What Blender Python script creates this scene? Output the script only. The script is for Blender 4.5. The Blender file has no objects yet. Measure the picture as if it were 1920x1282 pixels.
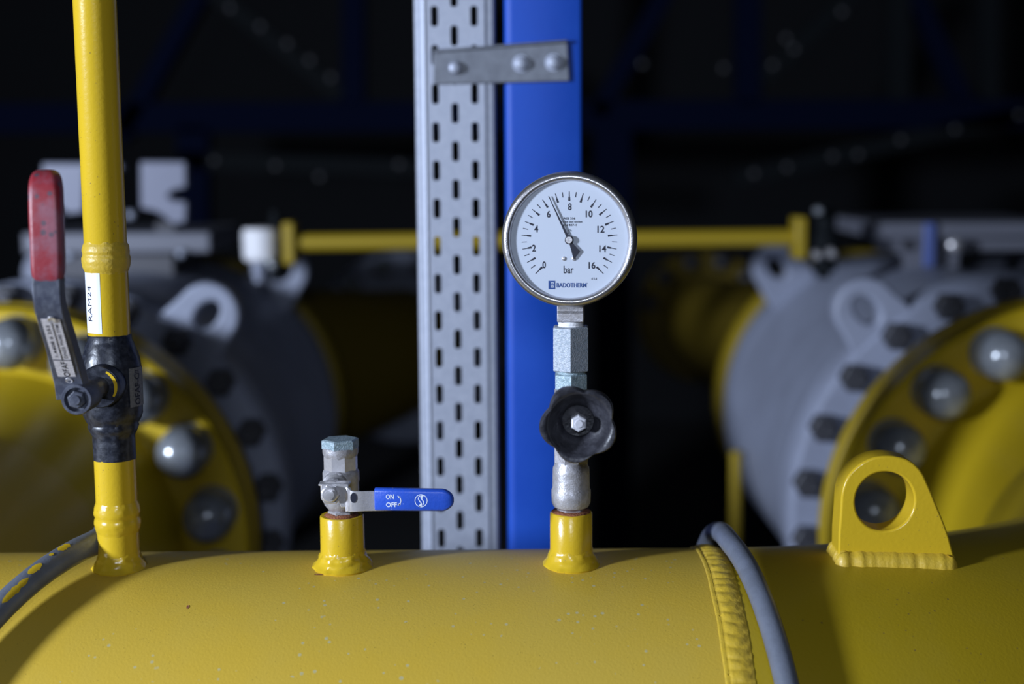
import bpy, bmesh, math, random
from mathutils import Matrix, Vector, noise
from math import sin, cos, pi, radians
SC = bpy.context.scene
COL = SC.collection
random.seed(4)

# ------------------------------------------------------------------ camera
F = 50 / 36 * 1920
cam_d = bpy.data.cameras.new('camera'); cam = bpy.data.objects.new('camera', cam_d); COL.objects.link(cam)
cam_d.lens = 50; cam_d.sensor_width = 36; cam_d.clip_start = .05
CR = Matrix.Rotation(radians(90 - 7.5), 4, 'X') @ Matrix.Rotation(radians(-.4), 4, 'Z')
CP = Vector((0, 0, 1.5))
cam.matrix_world = Matrix.Translation(CP) @ CR
cam_d.dof.use_dof = True; cam_d.dof.focus_distance = 1.055; cam_d.dof.aperture_fstop = 2.9
SC.camera = cam
vs = SC.view_settings
vs.view_transform = 'Standard'; vs.look = 'None'; vs.gamma = 1; vs.use_curve_mapping = False; vs.exposure = 0.0
# ------------------------------------------------------------------ light
W = bpy.data.worlds.new('hall'); SC.world = W; W.use_nodes = True
W.node_tree.nodes['Background'].inputs[0].default_value = (.55, .68, 1, 1)
W.node_tree.nodes['Background'].inputs[1].default_value = .009
def area(name, loc, target, size, watts, col):
    d = bpy.data.lights.new(name, 'AREA'); d.shape = 'DISK'; d.size = size; d.energy = watts; d.color = col
    o = bpy.data.objects.new(name, d); COL.objects.link(o); o.location = loc
    o.rotation_euler = (Vector(target) - Vector(loc)).to_track_quat('-Z', 'Y').to_euler()
    return o
area('hall_lamp', (-2.45, -.36, 1.80), (0, 1.3, 1.2), .34, 136, (.72, .82, 1))
area('work_lamp', (-.06, -.45, 1.74), (.05, 1.3, 1.2), .20, 6.5, (.72, .82, 1))

def P(px, py, Y):                      # point seen at a photo pixel, at depth Y
    d = CR.to_3x3() @ Vector(((px - 960) / F, -(py - 641) / F, -1))
    return CP + d * (Y / d.y)
def zc(Y, z=1.2): return (Y * cos(radians(7.5)) + (1.5 - z) * sin(radians(7.5)))
def px(n, Y, z=1.2): return n * zc(Y, z) / F

# ------------------------------------------------------------------ materials
def mat(name, col, rough=.5, metal=0., bump=0., bscale=300., var=0., vscale=40., var_col=None, coat=0., spec=.5, specks=None, emit=None):
    m = bpy.data.materials.new(name); m.use_nodes = True
    nt = m.node_tree; b = nt.nodes['Principled BSDF']
    b.inputs['Base Color'].default_value = (*col, 1); b.inputs['Roughness'].default_value = rough
    b.inputs['Metallic'].default_value = metal; b.inputs['Coat Weight'].default_value = coat
    b.inputs['Specular IOR Level'].default_value = spec
    tc = nt.nodes.new('ShaderNodeTexCoord'); src = None
    def N(t, **k):
        n = nt.nodes.new(t)
        for a, v in k.items():
            if a in n.inputs: n.inputs[a].default_value = v
            else: setattr(n, a, v)
        return n
    if var:
        nz = N('ShaderNodeTexNoise', Scale=vscale, Detail=5., Roughness=.6); nt.links.new(tc.outputs['Object'], nz.inputs['Vector'])
        rp = nt.nodes.new('ShaderNodeValToRGB'); rp.color_ramp.elements[0].position = .42; rp.color_ramp.elements[1].position = .62
        vc = var_col or tuple(c * .55 for c in col)
        rp.color_ramp.elements[0].color = (*col, 1)
        rp.color_ramp.elements[1].color = (*[a * (1 - var) + c * var for a, c in zip(col, vc)], 1)
        nt.links.new(nz.outputs['Fac'], rp.inputs[0]); src = rp.outputs[0]
        mr = N('ShaderNodeMapRange'); mr.inputs[3].default_value = max(rough - .08, .05); mr.inputs[4].default_value = min(rough + .12, 1)
        nt.links.new(nz.outputs['Fac'], mr.inputs[0]); nt.links.new(mr.outputs[0], b.inputs['Roughness'])
    for (sc, thr, scol) in (specks or []):
        vo = N('ShaderNodeTexVoronoi', Scale=sc); nt.links.new(tc.outputs['Object'], vo.inputs['Vector'])
        n2 = N('ShaderNodeTexNoise', Scale=sc * .35); nt.links.new(tc.outputs['Object'], n2.inputs['Vector'])
        mm = N('ShaderNodeMath', operation='MULTIPLY'); mm.inputs[1].default_value = thr * 2
        nt.links.new(n2.outputs['Fac'], mm.inputs[0])
        sb = N('ShaderNodeMath', operation='SUBTRACT'); nt.links.new(mm.outputs[0], sb.inputs[0]); nt.links.new(vo.outputs['Distance'], sb.inputs[1])
        ml = N('ShaderNodeMath', operation='MULTIPLY', use_clamp=True); ml.inputs[1].default_value = 12; nt.links.new(sb.outputs[0], ml.inputs[0])
        n3 = N('ShaderNodeTexNoise', Scale=sc * .12); nt.links.new(tc.outputs['Object'], n3.inputs['Vector'])
        gt = N('ShaderNodeMath', operation='GREATER_THAN'); gt.inputs[1].default_value = .51; nt.links.new(n3.outputs['Fac'], gt.inputs[0])
        m3 = N('ShaderNodeMath', operation='MULTIPLY'); nt.links.new(ml.outputs[0], m3.inputs[0]); nt.links.new(gt.outputs[0], m3.inputs[1])
        mx = N('ShaderNodeMix', data_type='RGBA'); nt.links.new(m3.outputs[0], mx.inputs[0])
        if src: nt.links.new(src, mx.inputs[6])
        else: mx.inputs[6].default_value = (*col, 1)
        mx.inputs[7].default_value = (*scol, 1); src = mx.outputs[2]
    if src: nt.links.new(src, b.inputs['Base Color'])
    if bump:
        nb = N('ShaderNodeTexNoise', Scale=bscale, Detail=3.); nt.links.new(tc.outputs['Object'], nb.inputs['Vector'])
        bp = N('ShaderNodeBump', Strength=bump, Distance=.001); nt.links.new(nb.outputs['Fac'], bp.inputs['Height'])
        nt.links.new(bp.outputs[0], b.inputs['Normal'])
    if emit: b.inputs['Emission Color'].default_value = (*col, 1); b.inputs['Emission Strength'].default_value = emit
    return m
YEL = (.60, .40, .045)
M = dict(
 yellow=mat('yellow_pipe_paint', YEL, .40, bump=.16, bscale=520, var=.25, vscale=9, var_col=(.52, .39, .08), specks=[(120, .16, (.50, .44, .22)), (430, .13, (.26, .18, .03))]),
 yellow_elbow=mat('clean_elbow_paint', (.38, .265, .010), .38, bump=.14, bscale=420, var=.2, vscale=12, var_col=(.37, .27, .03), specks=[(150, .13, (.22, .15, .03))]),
 yellow_gloss=mat('yellow_gloss_paint', (.62, .41, .020), .25, bump=.15, bscale=300, specks=[(260, .13, (.3, .2, .04))]),
 yellow_weld=mat('painted_weld', (.60, .40, .035), .40, bump=.35, bscale=420, var=.18, vscale=160, var_col=(.33, .25, .05)),
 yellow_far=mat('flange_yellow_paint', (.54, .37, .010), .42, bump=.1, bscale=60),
 galv=mat('galvanised_steel', (.38, .41, .50), .50, .3, bump=.15, bscale=500, var=.5, vscale=130, var_col=(.47, .50, .59)),
 galv_dull=mat('dull_galvanised_sheet', (.19, .205, .24), .5, .4, bump=.1, bscale=300, var=.5, vscale=90, var_col=(.14, .15, .18)),
 steel=mat('bright_steel', (.68, .66, .68), .30, .6, bump=.12, bscale=700, var=.3, vscale=300),
 nutbright=mat('bright_zinc', (.74, .74, .80), .35, .3, bump=.1, bscale=700),
 rim=mat('brushed_stainless', (.60, .585, .60), .30, .92, bump=.15, bscale=900, var=.35, vscale=220, var_col=(.40, .38, .40)),
 zinc=mat('weathered_zinc_plating', (.36, .39, .44), .5, .25, bump=.4, bscale=900, var=.75, vscale=420, var_col=(.22, .27, .32)),
 zinc_green=mat('blue_green_zinc_plating', (.36, .45, .50), .48, .25, bump=.5, bscale=900, var=.75, vscale=380, var_col=(.17, .25, .28)),
 cast=mat('cast_steel', (.46, .45, .48), .42, .4, bump=.3, bscale=700, var=.6, vscale=260, var_col=(.30, .28, .27)),
 rust=mat('rust', (.20, .06, .025), .85, bump=1, bscale=900, var=.6, vscale=500, var_col=(.42, .17, .08)),
 ptfe=mat('white_sealing_tape', (.80, .80, .82), .5, bump=.4, bscale=900),
 blackpaint=mat('black_valve_paint', (.012, .014, .022), .34, bump=.35, bscale=200, var=.5, vscale=240, var_col=(.05, .055, .075)),
 lever=mat('dark_lever_coating', (.055, .06, .085), .38, bump=.3, bscale=400, var=.5, vscale=200, var_col=(.12, .13, .16)),
 bakelite=mat('black_bakelite', (.022, .022, .028), .36, bump=.3, bscale=500, var=.5, vscale=120, var_col=(.07, .07, .085)),
 red=mat('red_vinyl', (.26, .022, .032), .42, bump=.2, bscale=300, var=.8, vscale=60, var_col=(.24, .09, .12), specks=[(130, .28, (.10, .06, .08))]),
 blue_vinyl=mat('blue_vinyl', (.022, .085, .52), .36, bump=.2, bscale=400, specks=[(220, .12, (.4, .5, .8))]),
 blue=mat('blue_steel_paint', (.005, .062, .42), .48, bump=.1, bscale=120, var=.2, vscale=14, var_col=(.012, .10, .56), spec=.35),
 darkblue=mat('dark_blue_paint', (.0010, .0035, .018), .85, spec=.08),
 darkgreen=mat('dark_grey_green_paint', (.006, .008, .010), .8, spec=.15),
 dull_bolt=mat('dull_bolt_steel', (.12, .12, .13), .35, .5),
 yellow_mid=mat('mid_yellow_paint', (.36, .25, .009), .5),  # plain darker yellow for slim line, drain pipe and back flanges
 yellow_shaded=mat('shaded_yellow_paint', (.16, .11, .008), .6, spec=.3),  # shade on the far pipes put into the yellow itself
 blackish=mat('near_black_paint', (.0015, .002, .003), .6, spec=.25),
 ubolt=mat('grey_u_bolt_sleeve', (.14, .155, .195), .34, bump=.2, bscale=500, var=.5, vscale=60, var_col=(.10, .11, .135)),
 grey=mat('grey_valve_paint', (.30, .325, .42), .48, bump=.1, bscale=60, var=.5, vscale=9, var_col=(.21, .225, .29)),
 darkgrey=mat('dark_stud_steel', (.06, .06, .07), .5, .3),
 plategrey=mat('grey_plate_paint', (.15, .155, .19), .5, .1, bump=.1, bscale=60),
 lightgrey=mat('light_grey_plate', (.20, .21, .28), .45, .1, bump=.1, bscale=60),
 cap=mat('greased_steel_cap', (.29, .31, .34), .2, .25, bump=.15, bscale=60, var=.6, vscale=28, var_col=(.14, .15, .16), spec=.8),
 white=mat('white_plastic', (.85, .84, .87), .5),
 dial=mat('dial_face', (.60, .655, .76), .5),
 ink=mat('black_ink', (.012, .014, .03), .5),
 highlight_blue=mat('pale_blue_highlight', (.10, .14, .36), .4),  # colour of the painted highlight on the right valve mount
 inkblue=mat('blue_ink', (.02, .07, .26), .5),
 printw=mat('white_print', (.72, .78, .92), .5),
 paper=mat('white_label_tape', (.70, .74, .90), .45),
 plate=mat('worn_white_sticker', (.66, .63, .66), .5, var=.5, vscale=700, var_col=(.30, .28, .31)),
 platedark=mat('dim_sticker', (.17, .17, .18), .5, var=.6, vscale=700, var_col=(.08, .08, .09)),
 floor=mat('dark_concrete', (.035, .035, .038), .8, bump=.3, bscale=40),
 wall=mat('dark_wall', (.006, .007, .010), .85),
)
def glass():
    m = bpy.data.materials.new('gauge_glass'); m.use_nodes = True; nt = m.node_tree; nt.nodes.clear()
    o = nt.nodes.new('ShaderNodeOutputMaterial'); mx = nt.nodes.new('ShaderNodeMixShader'); t = nt.nodes.new('ShaderNodeBsdfTransparent')
    g = nt.nodes.new('ShaderNodeBsdfGlossy'); g.inputs['Roughness'].default_value = .06; lw = nt.nodes.new('ShaderNodeLayerWeight'); lw.inputs[0].default_value = .2; fr = nt.nodes.new('ShaderNodeMath'); fr.operation = 'MULTIPLY_ADD'; fr.inputs[1].default_value = .12; fr.inputs[2].default_value = .025; nt.links.new(lw.outputs['Facing'], fr.inputs[0])
    t.inputs[0].default_value = (1, 1, 1, 1)
    nt.links.new(fr.outputs[0], mx.inputs[0]); nt.links.new(t.outputs[0], mx.inputs[1]); nt.links.new(g.outputs[0], mx.inputs[2]); nt.links.new(mx.outputs[0], o.inputs[0])
    return m
M['glass'] = glass()

# ------------------------------------------------------------------ object helpers
def tag(o, label=None, cat=None, group=None, kind=None):
    if label: o['label'] = label
    if cat: o['category'] = cat
    if group: o['group'] = group
    if kind: o['kind'] = kind
    return o
def empty(name, loc, label, cat, group=None, rz=0, rx=0):
    o = bpy.data.objects.new(name, None); COL.objects.link(o); o.location = loc; o.rotation_euler = (rx, 0, rz)
    o.empty_display_size = .02
    return tag(o, label, cat, group)
def obj(name, bm, m, parent=None, ang=32, label=None, flat=False):
    bmesh.ops.recalc_face_normals(bm, faces=bm.faces)
    for e in bm.edges:
        if len(e.link_faces) == 2:
            try: e.smooth = e.calc_face_angle() < radians(ang)
            except ValueError: e.smooth = True
    for f in bm.faces: f.smooth = not flat
    me = bpy.data.meshes.new(name); bm.to_mesh(me); bm.free()
    o = bpy.data.objects.new(name, me); COL.objects.link(o); me.materials.append(M[m] if isinstance(m, str) else m)
    if parent: o.parent = parent
    if label: o['label'] = label
    return o
def bevel(o, w=.001, seg=2):
    b = o.modifiers.new('bevel', 'BEVEL'); b.width = w; b.segments = seg; b.limit_method = 'ANGLE'; b.angle_limit = radians(35)
    return o
RY = Matrix.Rotation(radians(-90), 4, 'X')      # local z -> +Y (away from the camera)
RX = Matrix.Rotation(radians(90), 4, 'Y')       # local z -> +X
T = Matrix.Translation
def loft(bm, rings, cap=True, closed=False):
    vr = [[bm.verts.new(p) for p in r] for r in rings]
    n = len(vr[0])
    for a, b in zip(vr, vr[1:] + ([vr[0]] if closed else [])):
        for i in range(n):
            bm.faces.new((a[i], a[(i + 1) % n], b[(i + 1) % n], b[i]))
    if cap and not closed:
        bm.faces.new(vr[0][::-1]); bm.faces.new(vr[-1])
    return vr
def lathe(bm, prof, mtx=Matrix(), seg=48, jit=0., phase=0., caps=True):
    rings = []
    for r, t in prof:
        ring = []
        for i in range(seg):
            a = 2 * pi * i / seg + phase
            rr = max(r, 1e-5)
            if jit:
                q = noise.noise(Vector((cos(a) * 2.2, sin(a) * 2.2, t * 260)) * 1.6)
                rr += jit * q
            ring.append(mtx @ Vector((rr * cos(a), rr * sin(a), t)))
        rings.append(ring)
    loft(bm, rings, caps)
def hexp(bm, af, t0, t1, mtx=Matrix(), n=6, ch=.0012, phase=0.):
    R = af / 2 / cos(pi / n)
    c = ch
    lathe(bm, [(R - c, t0), (R, t0 + c * .6), (R, t1 - c * .6), (R - c, t1)], mtx, n, phase=phase)
def box(bm, c, s, mtx=Matrix()):
    g = bmesh.ops.create_cube(bm, size=1, matrix=mtx @ T(Vector(c)) @ Matrix.Diagonal((*s, 1)))
def sphere(bm, c, r, sx=1, sy=1, sz=1, u=20, v=12):
    bmesh.ops.create_uvsphere(bm, u_segments=u, v_segments=v, radius=r, matrix=T(Vector(c)) @ Matrix.Diagonal((sx, sy, sz, 1)))
def tube(bm, pts, r, seg=20, closed=False, up=Vector((0, 0, 1))):
    rings = []; n = len(pts); pts = [Vector(p) for p in pts]; prev = None
    for i, p in enumerate(pts):
        t = (pts[(i + 1) % n] - pts[i - 1]) if closed else (pts[min(i + 1, n - 1)] - pts[max(i - 1, 0)])
        t.normalize()
        if prev is None:
            u = t.orthogonal().normalized()
        else:
            u = (prev - t * prev.dot(t)).normalized()
        prev = u; v = t.cross(u)
        rr = r[i] if isinstance(r, (list, tuple)) else r
        rings.append([p + rr * (cos(2 * pi * k / seg) * u + sin(2 * pi * k / seg) * v) for k in range(seg)])
    loft(bm, rings, True, closed)
def rrect(w, d, r, n=4):
    o = []
    for cx, cy, a0 in ((w / 2 - r, d / 2 - r, 0), (-w / 2 + r, d / 2 - r, 90), (-w / 2 + r, -d / 2 + r, 180), (w / 2 - r, -d / 2 + r, 270)):
        for k in range(n + 1):
            a = radians(a0 + 90 * k / n); o.append((cx + r * cos(a), cy + r * sin(a)))
    return o
def prism(bm, outline, y0, y1, mtx=Matrix()):           # outline in (x,z), thickness along y
    loft(bm, [[mtx @ Vector((x, y0, z)) for x, z in outline], [mtx @ Vector((x, y1, z)) for x, z in outline]])
def holed(bm, outer, inner, y0, y1, mtx=Matrix()):      # outer/inner same length, (x,z)
    n = len(outer)
    R = [[bm.verts.new(mtx @ Vector((x, y, z))) for x, z in l] for l, y in ((outer, y0), (outer, y1), (inner, y1), (inner, y0))]
    for k in range(4):
        a, b = R[k], R[(k + 1) % 4]
        for i in range(n): bm.faces.new((a[i], a[(i + 1) % n], b[(i + 1) % n], b[i]))
_tc = {}
def text_bm(bm, s, x, z, h, w=None, y=0., mtx=Matrix(), rot=0., bold=.012, shear=0.):
    """flat lettering centred on (x,z) in the x-z plane, glyph height h, total width w"""
    c = bpy.data.curves.new('t', 'FONT'); c.body = s; c.size = 1; c.fill_mode = 'FRONT'; c.offset = bold; c.shear = shear; c.resolution_u = 4
    o = bpy.data.objects.new('t', c); COL.objects.link(o)
    dg = bpy.context.evaluated_depsgraph_get(); dg.update()
    me = bpy.data.meshes.new_from_object(o.evaluated_get(dg))
    vsx = [v.co.x for v in me.vertices]; vsz = [v.co.y for v in me.vertices]
    x0, x1, z0, z1 = min(vsx), max(vsx), min(vsz), max(vsz)
    sz = h / (z1 - z0); sx = (w / (x1 - x0)) if w else sz
    vs_ = []
    for v in me.vertices:
        a = (v.co.x - (x0 + x1) / 2) * sx; b = (v.co.y - (z0 + z1) / 2) * sz
        vs_.append(bm.verts.new(mtx @ Vector((x + a * cos(rot) - b * sin(rot), y, z + a * sin(rot) + b * cos(rot)))))
    for p in me.polygons:
        try: bm.faces.new([vs_[i] for i in p.vertices])
        except ValueError: pass
    bpy.data.objects.remove(o); bpy.data.curves.remove(c); bpy.data.meshes.remove(me)
def wrap(bm, R):          # bend flat (x, y, z) lettering around a vertical cylinder of radius R facing -Y
    for v in bm.verts:
        a = v.co.x / R; r = R + (-v.co.y)
        v.co = Vector((r * sin(a), -r * cos(a), v.co.z))
def struct(name, bm, m): return tag(obj(name, bm, m), kind='structure')

# ------------------------------------------------------------------ setting
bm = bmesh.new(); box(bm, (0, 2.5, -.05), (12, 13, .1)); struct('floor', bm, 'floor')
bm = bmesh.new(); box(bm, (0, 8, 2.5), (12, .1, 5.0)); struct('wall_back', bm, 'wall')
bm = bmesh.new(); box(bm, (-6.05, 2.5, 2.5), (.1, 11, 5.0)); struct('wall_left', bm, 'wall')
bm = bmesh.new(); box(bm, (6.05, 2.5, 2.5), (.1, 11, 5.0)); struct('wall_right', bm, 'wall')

# ------------------------------------------------------------------ the big yellow pipe in front
D, RP, ZC = 1.08, .2032, .9835
XR, XL, YF = .746, -.674, 1.83
RB = XR - .158
pipe = empty('gas_pipe', (0, D, ZC - RP), 'big yellow gas pipe running across the foreground with weld seam, stubs and lifting lug', 'pipe')
def loc(v): return Vector(v) - pipe.location
O = T(-pipe.location)
bm = bmesh.new()
lathe(bm, [(RP, -2.6 + .05 * i) for i in range(56)], O @ T((XR - RB, D, ZC)) @ RX @ T((0, 0, -.15)), 160)
obj('pipe_run', bm, 'yellow', pipe)
bm = bmesh.new(); rings = []
for i in range(0, 31):
    a = radians(3 * i); c = Vector((XR - RB + RB * sin(a), D + RB - RB * cos(a), ZC)); u = Vector((sin(a), -cos(a), 0))
    rings.append([O @ (c + RP * (cos(2 * pi * k / 128) * u + sin(2 * pi * k / 128) * Vector((0, 0, 1)))) for k in range(128)])
loft(bm, rings)
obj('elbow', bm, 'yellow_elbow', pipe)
bm = bmesh.new(); lathe(bm, [(RP, 0), (RP, .5)], O @ T((XL, D + .12, ZC)) @ RY, 96); obj('tee_branch', bm, 'yellow', pipe)
# circumferential weld: ridge and rippled cap
bm = bmesh.new(); NS, NA = 14, 1500
x0 = XR - RB - .012
rings = []
for j in range(NS + 1):
    t = j / NS; ring = []
    for i in range(NA):
        a = 2 * pi * i / NA
        h = sin(pi * t) * .0026 + .0004
        rip = abs(sin(i * .5 * .5 + 3.0 * (t - .5) ** 2 * 2 + noise.noise(Vector((i * .03, t, 0))) * 1.2))
        h += sin(pi * t) * (-.0011 + .0013 * rip) + .0004 * noise.noise(Vector((i * .2, t * 4, 2)))
        if t < .16: h = .0015 * sin(pi * t / .16) + .0004 * noise.noise(Vector((i * .05, 0, 5)))
        xx = x0 + .021 * t + .0008 * noise.noise(Vector((i * .02, 3, t)))
        ring.append(O @ Vector((xx, D - (RP + h) * sin(a), ZC + (RP + h) * cos(a))))
    rings.append(ring)
loft(bm, rings, False); obj('weld_seam', bm, 'yellow_weld', pipe, ang=80)

def flange(parent, X, off, name='flange'):
    """weld neck flange whose face joins the valve, bolts capped toward the camera"""
    bm = bmesh.new()
    prof = [(RP, YF - .19), (RP + .004, YF - .15), (.232, YF - .03), (.240, YF - .005), (.247, YF), (.318, YF), (.324, YF + .006), (.324, YF + .046), (.316, YF + .050), (.316, YF + .054), (.324, YF + .058), (.324, YF + .088), (.318, YF + .094), (.25, YF + .096), (.1, YF + .096)]
    lathe(bm, prof, T(-off) @ T((X, 0, ZC)) @ RY, 128)
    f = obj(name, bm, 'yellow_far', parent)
    for k in range(20):
        a = radians(18 * k + (-6.8 if X > 0 else 6.8)); cx, cz = X + .284 * sin(a), ZC + .284 * cos(a)
        if cz < ZC - .12: continue
        bm = bmesh.new(); mt = T(-off) @ T((cx, 0, cz)) @ RY
        lathe(bm, [(.034, YF - .004), (.034, YF), (.0, YF)], mt, 24)
        hexp(bm, .050, YF - .012, YF - .003, mt)
        lathe(bm, [(.0325, YF - .010), (.0335, YF - .014), (.0325, YF - .040), (.0295, YF - .052), (.0235, YF - .061), (.0135, YF - .067), (.001, YF - .069)], mt, 32)
        obj('bolt_cap', bm, 'cap', f)
    return f
flange(pipe, XR, pipe.location); flange(pipe, XL, pipe.location)

ZT = ZC + RP
YS = D - .010
def stub(px_base, h_px_top, r, jit, flare=.0235):
    """weld-on stub; returns (X, top z)"""
    X = P(px_base, 1050, YS).x; zt = P(px_base, h_px_top, YS).z
    bm = bmesh.new(); m = O @ T((X, YS, 0))
    n = 10
    lathe(bm, [(r * .62, ZT - .03), (flare - .001, ZT - .004)] + [(r + (flare - r) * (1 - t) ** 1.7, ZT - .001 + .013 * t) for t in [i / n for i in range(n + 1)]], m, 64, jit=jit)
    return X, zt, bm
# stub under the tall riser
XV, ztv, bm = stub(224, 858, .0157, .0010, .0215)
w = P(220, 968, YS).z
lathe(bm, [(.0157, ZT + .01), (.0157, ztv)], O @ T((XV, YS, 0)), 64)
s1 = obj('pipe_stub', bm, 'yellow_gloss', pipe, ang=50)
bm = bmesh.new()
lathe(bm, [(.0158, w - .0125)] + [(.0158 + .0021 * max(0, sin(pi * t)) ** .7 - .0012 * math.exp(-((t - .5) / .09) ** 2), w - .012 + .024 * t) for t in [i / 16 for i in range(17)]] + [(.0158, w + .0125)], O @ T((XV, YS, 0)), 72, jit=.0004)
obj('weld_seam', bm, 'yellow_gloss', s1, ang=60)
# short stub of the small valve
XB, ztb, bm = stub(643, 965, .0170, .0016, .0240)
lathe(bm, [(.0170, ZT + .010), (.0168, ztb - .001), (.0162, ztb), (.0138, ztb), (.0132, ztb - .012)], O @ T((XB, YS, 0)), 64)
s2 = obj('pipe_stub', bm, 'yellow_gloss', pipe, ang=50)
bm = bmesh.new(); lathe(bm, [(.0137, ztb - .004), (.0130, ztb + .0002), (.010, ztb + .0022), (.007, ztb + .001)], O @ T((XB, YS, 0)), 48, jit=.0012); obj('rust_collar', bm, 'rust', s2, ang=80, label='orange-brown rusty thread end')
# stub of the gauge
XG, ztg, bm = stub(1071, 959, .0163, .0009, .0225)
lathe(bm, [(.0163, ZT + .010), (.0163, ztg - .0008), (.0155, ztg), (.0145, ztg + .0003)], O @ T((XG, YS, 0)), 64)
s3 = obj('pipe_stub', bm, 'yellow_gloss', pipe, ang=50)
bm = bmesh.new(); lathe(bm, [(.0156, ztg - .003), (.0150, ztg + .0007), (.011, ztg + .0016), (.008, ztg + .0016)], O @ T((XG, YS, 0)), 48, jit=.0008); obj('rust_collar', bm, 'rust', s3, ang=80, label='orange-brown rusty thread end')
# chips of rust on the paint
def chip(parent, px_, py_, w, h):
    # walk along the ray until the pipe surface
    lo_, hi_ = .8, 1.1
    for _ in range(50):
        mid = (lo_ + hi_) / 2; q = P(px_, py_, mid)
        if (q.y - D) ** 2 + (q.z - ZC) ** 2 > RP ** 2: lo_ = mid
        else: hi_ = mid
    q = P(px_, py_, lo_); a0 = math.atan2(q.z - ZC, D - q.y)
    bm = bmesh.new(); vs_ = []
    for k in range(14):
        t = 2 * pi * k / 14; j = 1 + .5 * noise.noise(Vector((k * 2.1, px_, 0)))
        dx, da = w * j * cos(t), h * j * sin(t) / RP
        vs_.append(bm.verts.new(O @ Vector((q.x + dx, D - (RP + .0003) * cos(a0 + da), ZC + (RP + .0003) * sin(a0 + da)))))
    bm.faces.new(vs_); return bm
for a in ((352, 1138, .0010, .0022), (598, 1077, .0042, .0012)):
    obj('rust_spot', chip(pipe, *a), 'rust', pipe, label='small dark rust chip in the yellow paint')
# lifting lug on the elbow
XLg = P(1672, 1048, D).x; zlg = P(1672, 1046, D - .004).z
def lugpt(x, y): q = P(x, y, D - .0125); return (q.x, q.z)
outer = []
hc = lugpt(1659, 940)
ol = [(1787, 1060), (1783, 1020), (1772, 985), (1757, 948), (1742, 912), (1728, 884), (1708, 865), (1685, 857), (1660, 855), (1635, 859), (1610, 872), (1590, 893), (1579, 922), (1576, 960), (1573, 1000), (1572, 1060), (1610, 1064), (1650, 1065), (1690, 1065), (1735, 1063)]
def dens(l, n):
    o = []
    for i, a in enumerate(l):
        b = l[(i + 1) % len(l)]
        for k in range(n): o.append((a[0] + (b[0] - a[0]) * k / n, a[1] + (b[1] - a[1]) * k / n))
    return o
def crom(l):
    o = []; n = len(l)
    for i in range(n):
        p = [Vector(l[(i + k - 1) % n]) for k in range(4)]
        sharp = i >= 13
        for k in range(4):
            t = k / 4
            q = p[1].lerp(p[2], t) if sharp else .5 * ((2 * p[1]) + (p[2] - p[0]) * t + (2 * p[0] - 5 * p[1] + 4 * p[2] - p[3]) * t * t + (3 * p[1] - p[0] - 3 * p[2] + p[3]) * t ** 3)
            o.append(tuple(q))
    return o
outer = [lugpt(*p) for p in crom(ol)]
rh = px(57, D - .0125, 1.27)
inner = []
for x, z in outer:
    a = math.atan2(z - hc[1], x - hc[0]); inner.append((hc[0] + rh * cos(a) * .98, hc[1] + rh * sin(a)))
bm = bmesh.new(); holed(bm, outer, inner, D - .0125, D + .0125, O)
lug = obj('lifting_lug', bm, 'yellow_gloss', pipe, ang=30); bevel(lug, .0016, 3)
lug['label'] = 'yellow lifting lug plate with round hole'
bm = bmesh.new(); rings = []
xa, xb = lugpt(1560, 1040)[0], lugpt(1800, 1040)[0]
loop = []
for k in range(160):
    t = k / 160
    s = (t * 4) % 1; side = int(t * 4)
    hx, hy = (xb - xa) / 2 - .006, .0165
    cx = (xa + xb) / 2
    p = [(cx - hx + 2 * hx * s, D - hy), (cx + hx, D - hy + 2 * hy * s), (cx + hx - 2 * hx * s, D + hy), (cx - hx, D + hy - 2 * hy * s)][side]
    loop.append(p)
rings = []
for k, (x, y) in enumerate(loop):
    # elbow top height at this point
    ang = math.atan2(max(x - (XR - RB), 0), D + RB - y); rr = math.hypot(max(x - (XR - RB), 0), D + RB - y)
    off = rr - RB; zs = ZC + math.sqrt(max(RP ** 2 - off ** 2, 0))
    j = .0012 * noise.noise(Vector((k * .35, 1, 0)))
    side = (k // 40)
    nrm = Vector(((0, -1, 0), (1, 0, 0), (0, 1, 0), (-1, 0, 0))[side])
    ring = []
    for q in range(9):
        t = q / 8
        ring.append(O @ (Vector((x, y, zs - .002)) - nrm * .004 + nrm * ((.0075 + 2 * j) * math.sqrt(max(0, 1 - t * t))) + Vector((0, 0, (.0115 + 1.5 * j) * t))))
    rings.append(ring)
vr = [[bm.verts.new(p) for p in r] for r in rings]
for i in range(160):
    for q in range(8): bm.faces.new((vr[i][q], vr[(i + 1) % 160][q], vr[(i + 1) % 160][q + 1], vr[i][q + 1]))
obj('weld_bead', bm, 'yellow_weld', lug, ang=70)

# ------------------------------------------------------------------ U-bolts
def ubolt(X0, tilt, rr, label, dz):
    root = empty('u_bolt', (X0, D, ZC - .30), label, 'u-bolt', 'u-bolts holding the big yellow pipe')
    pts = []
    L = lambda a: Vector((tilt * rr * (sin(a) if sin(a) > 0 else (.35 * abs(sin(a)) if tilt < 0 else 0)), -rr * sin(a), rr * cos(a) + .30 + dz))
    e = L(radians(-90)); pts.append(e + Vector((0, 0, -.30)))
    pts += [L(radians(a)) for a in range(-90, 91, 4)]
    e = L(radians(90)); pts.append(e + Vector((0, 0, -.30)))
    bm = bmesh.new(); tube(bm, pts, .0083 if tilt > 0 else .0096, 28); obj('rod', bm, 'ubolt', root, ang=60)
    # the beam it is bolted to
    for s in (-1, 1):
        bm = bmesh.new(); q = L(radians(90 * s)); hexp(bm, .028, .008, .022, T((q.x, q.y, 0)))
        obj('nut', bm, 'galv', root)
    return root
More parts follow.
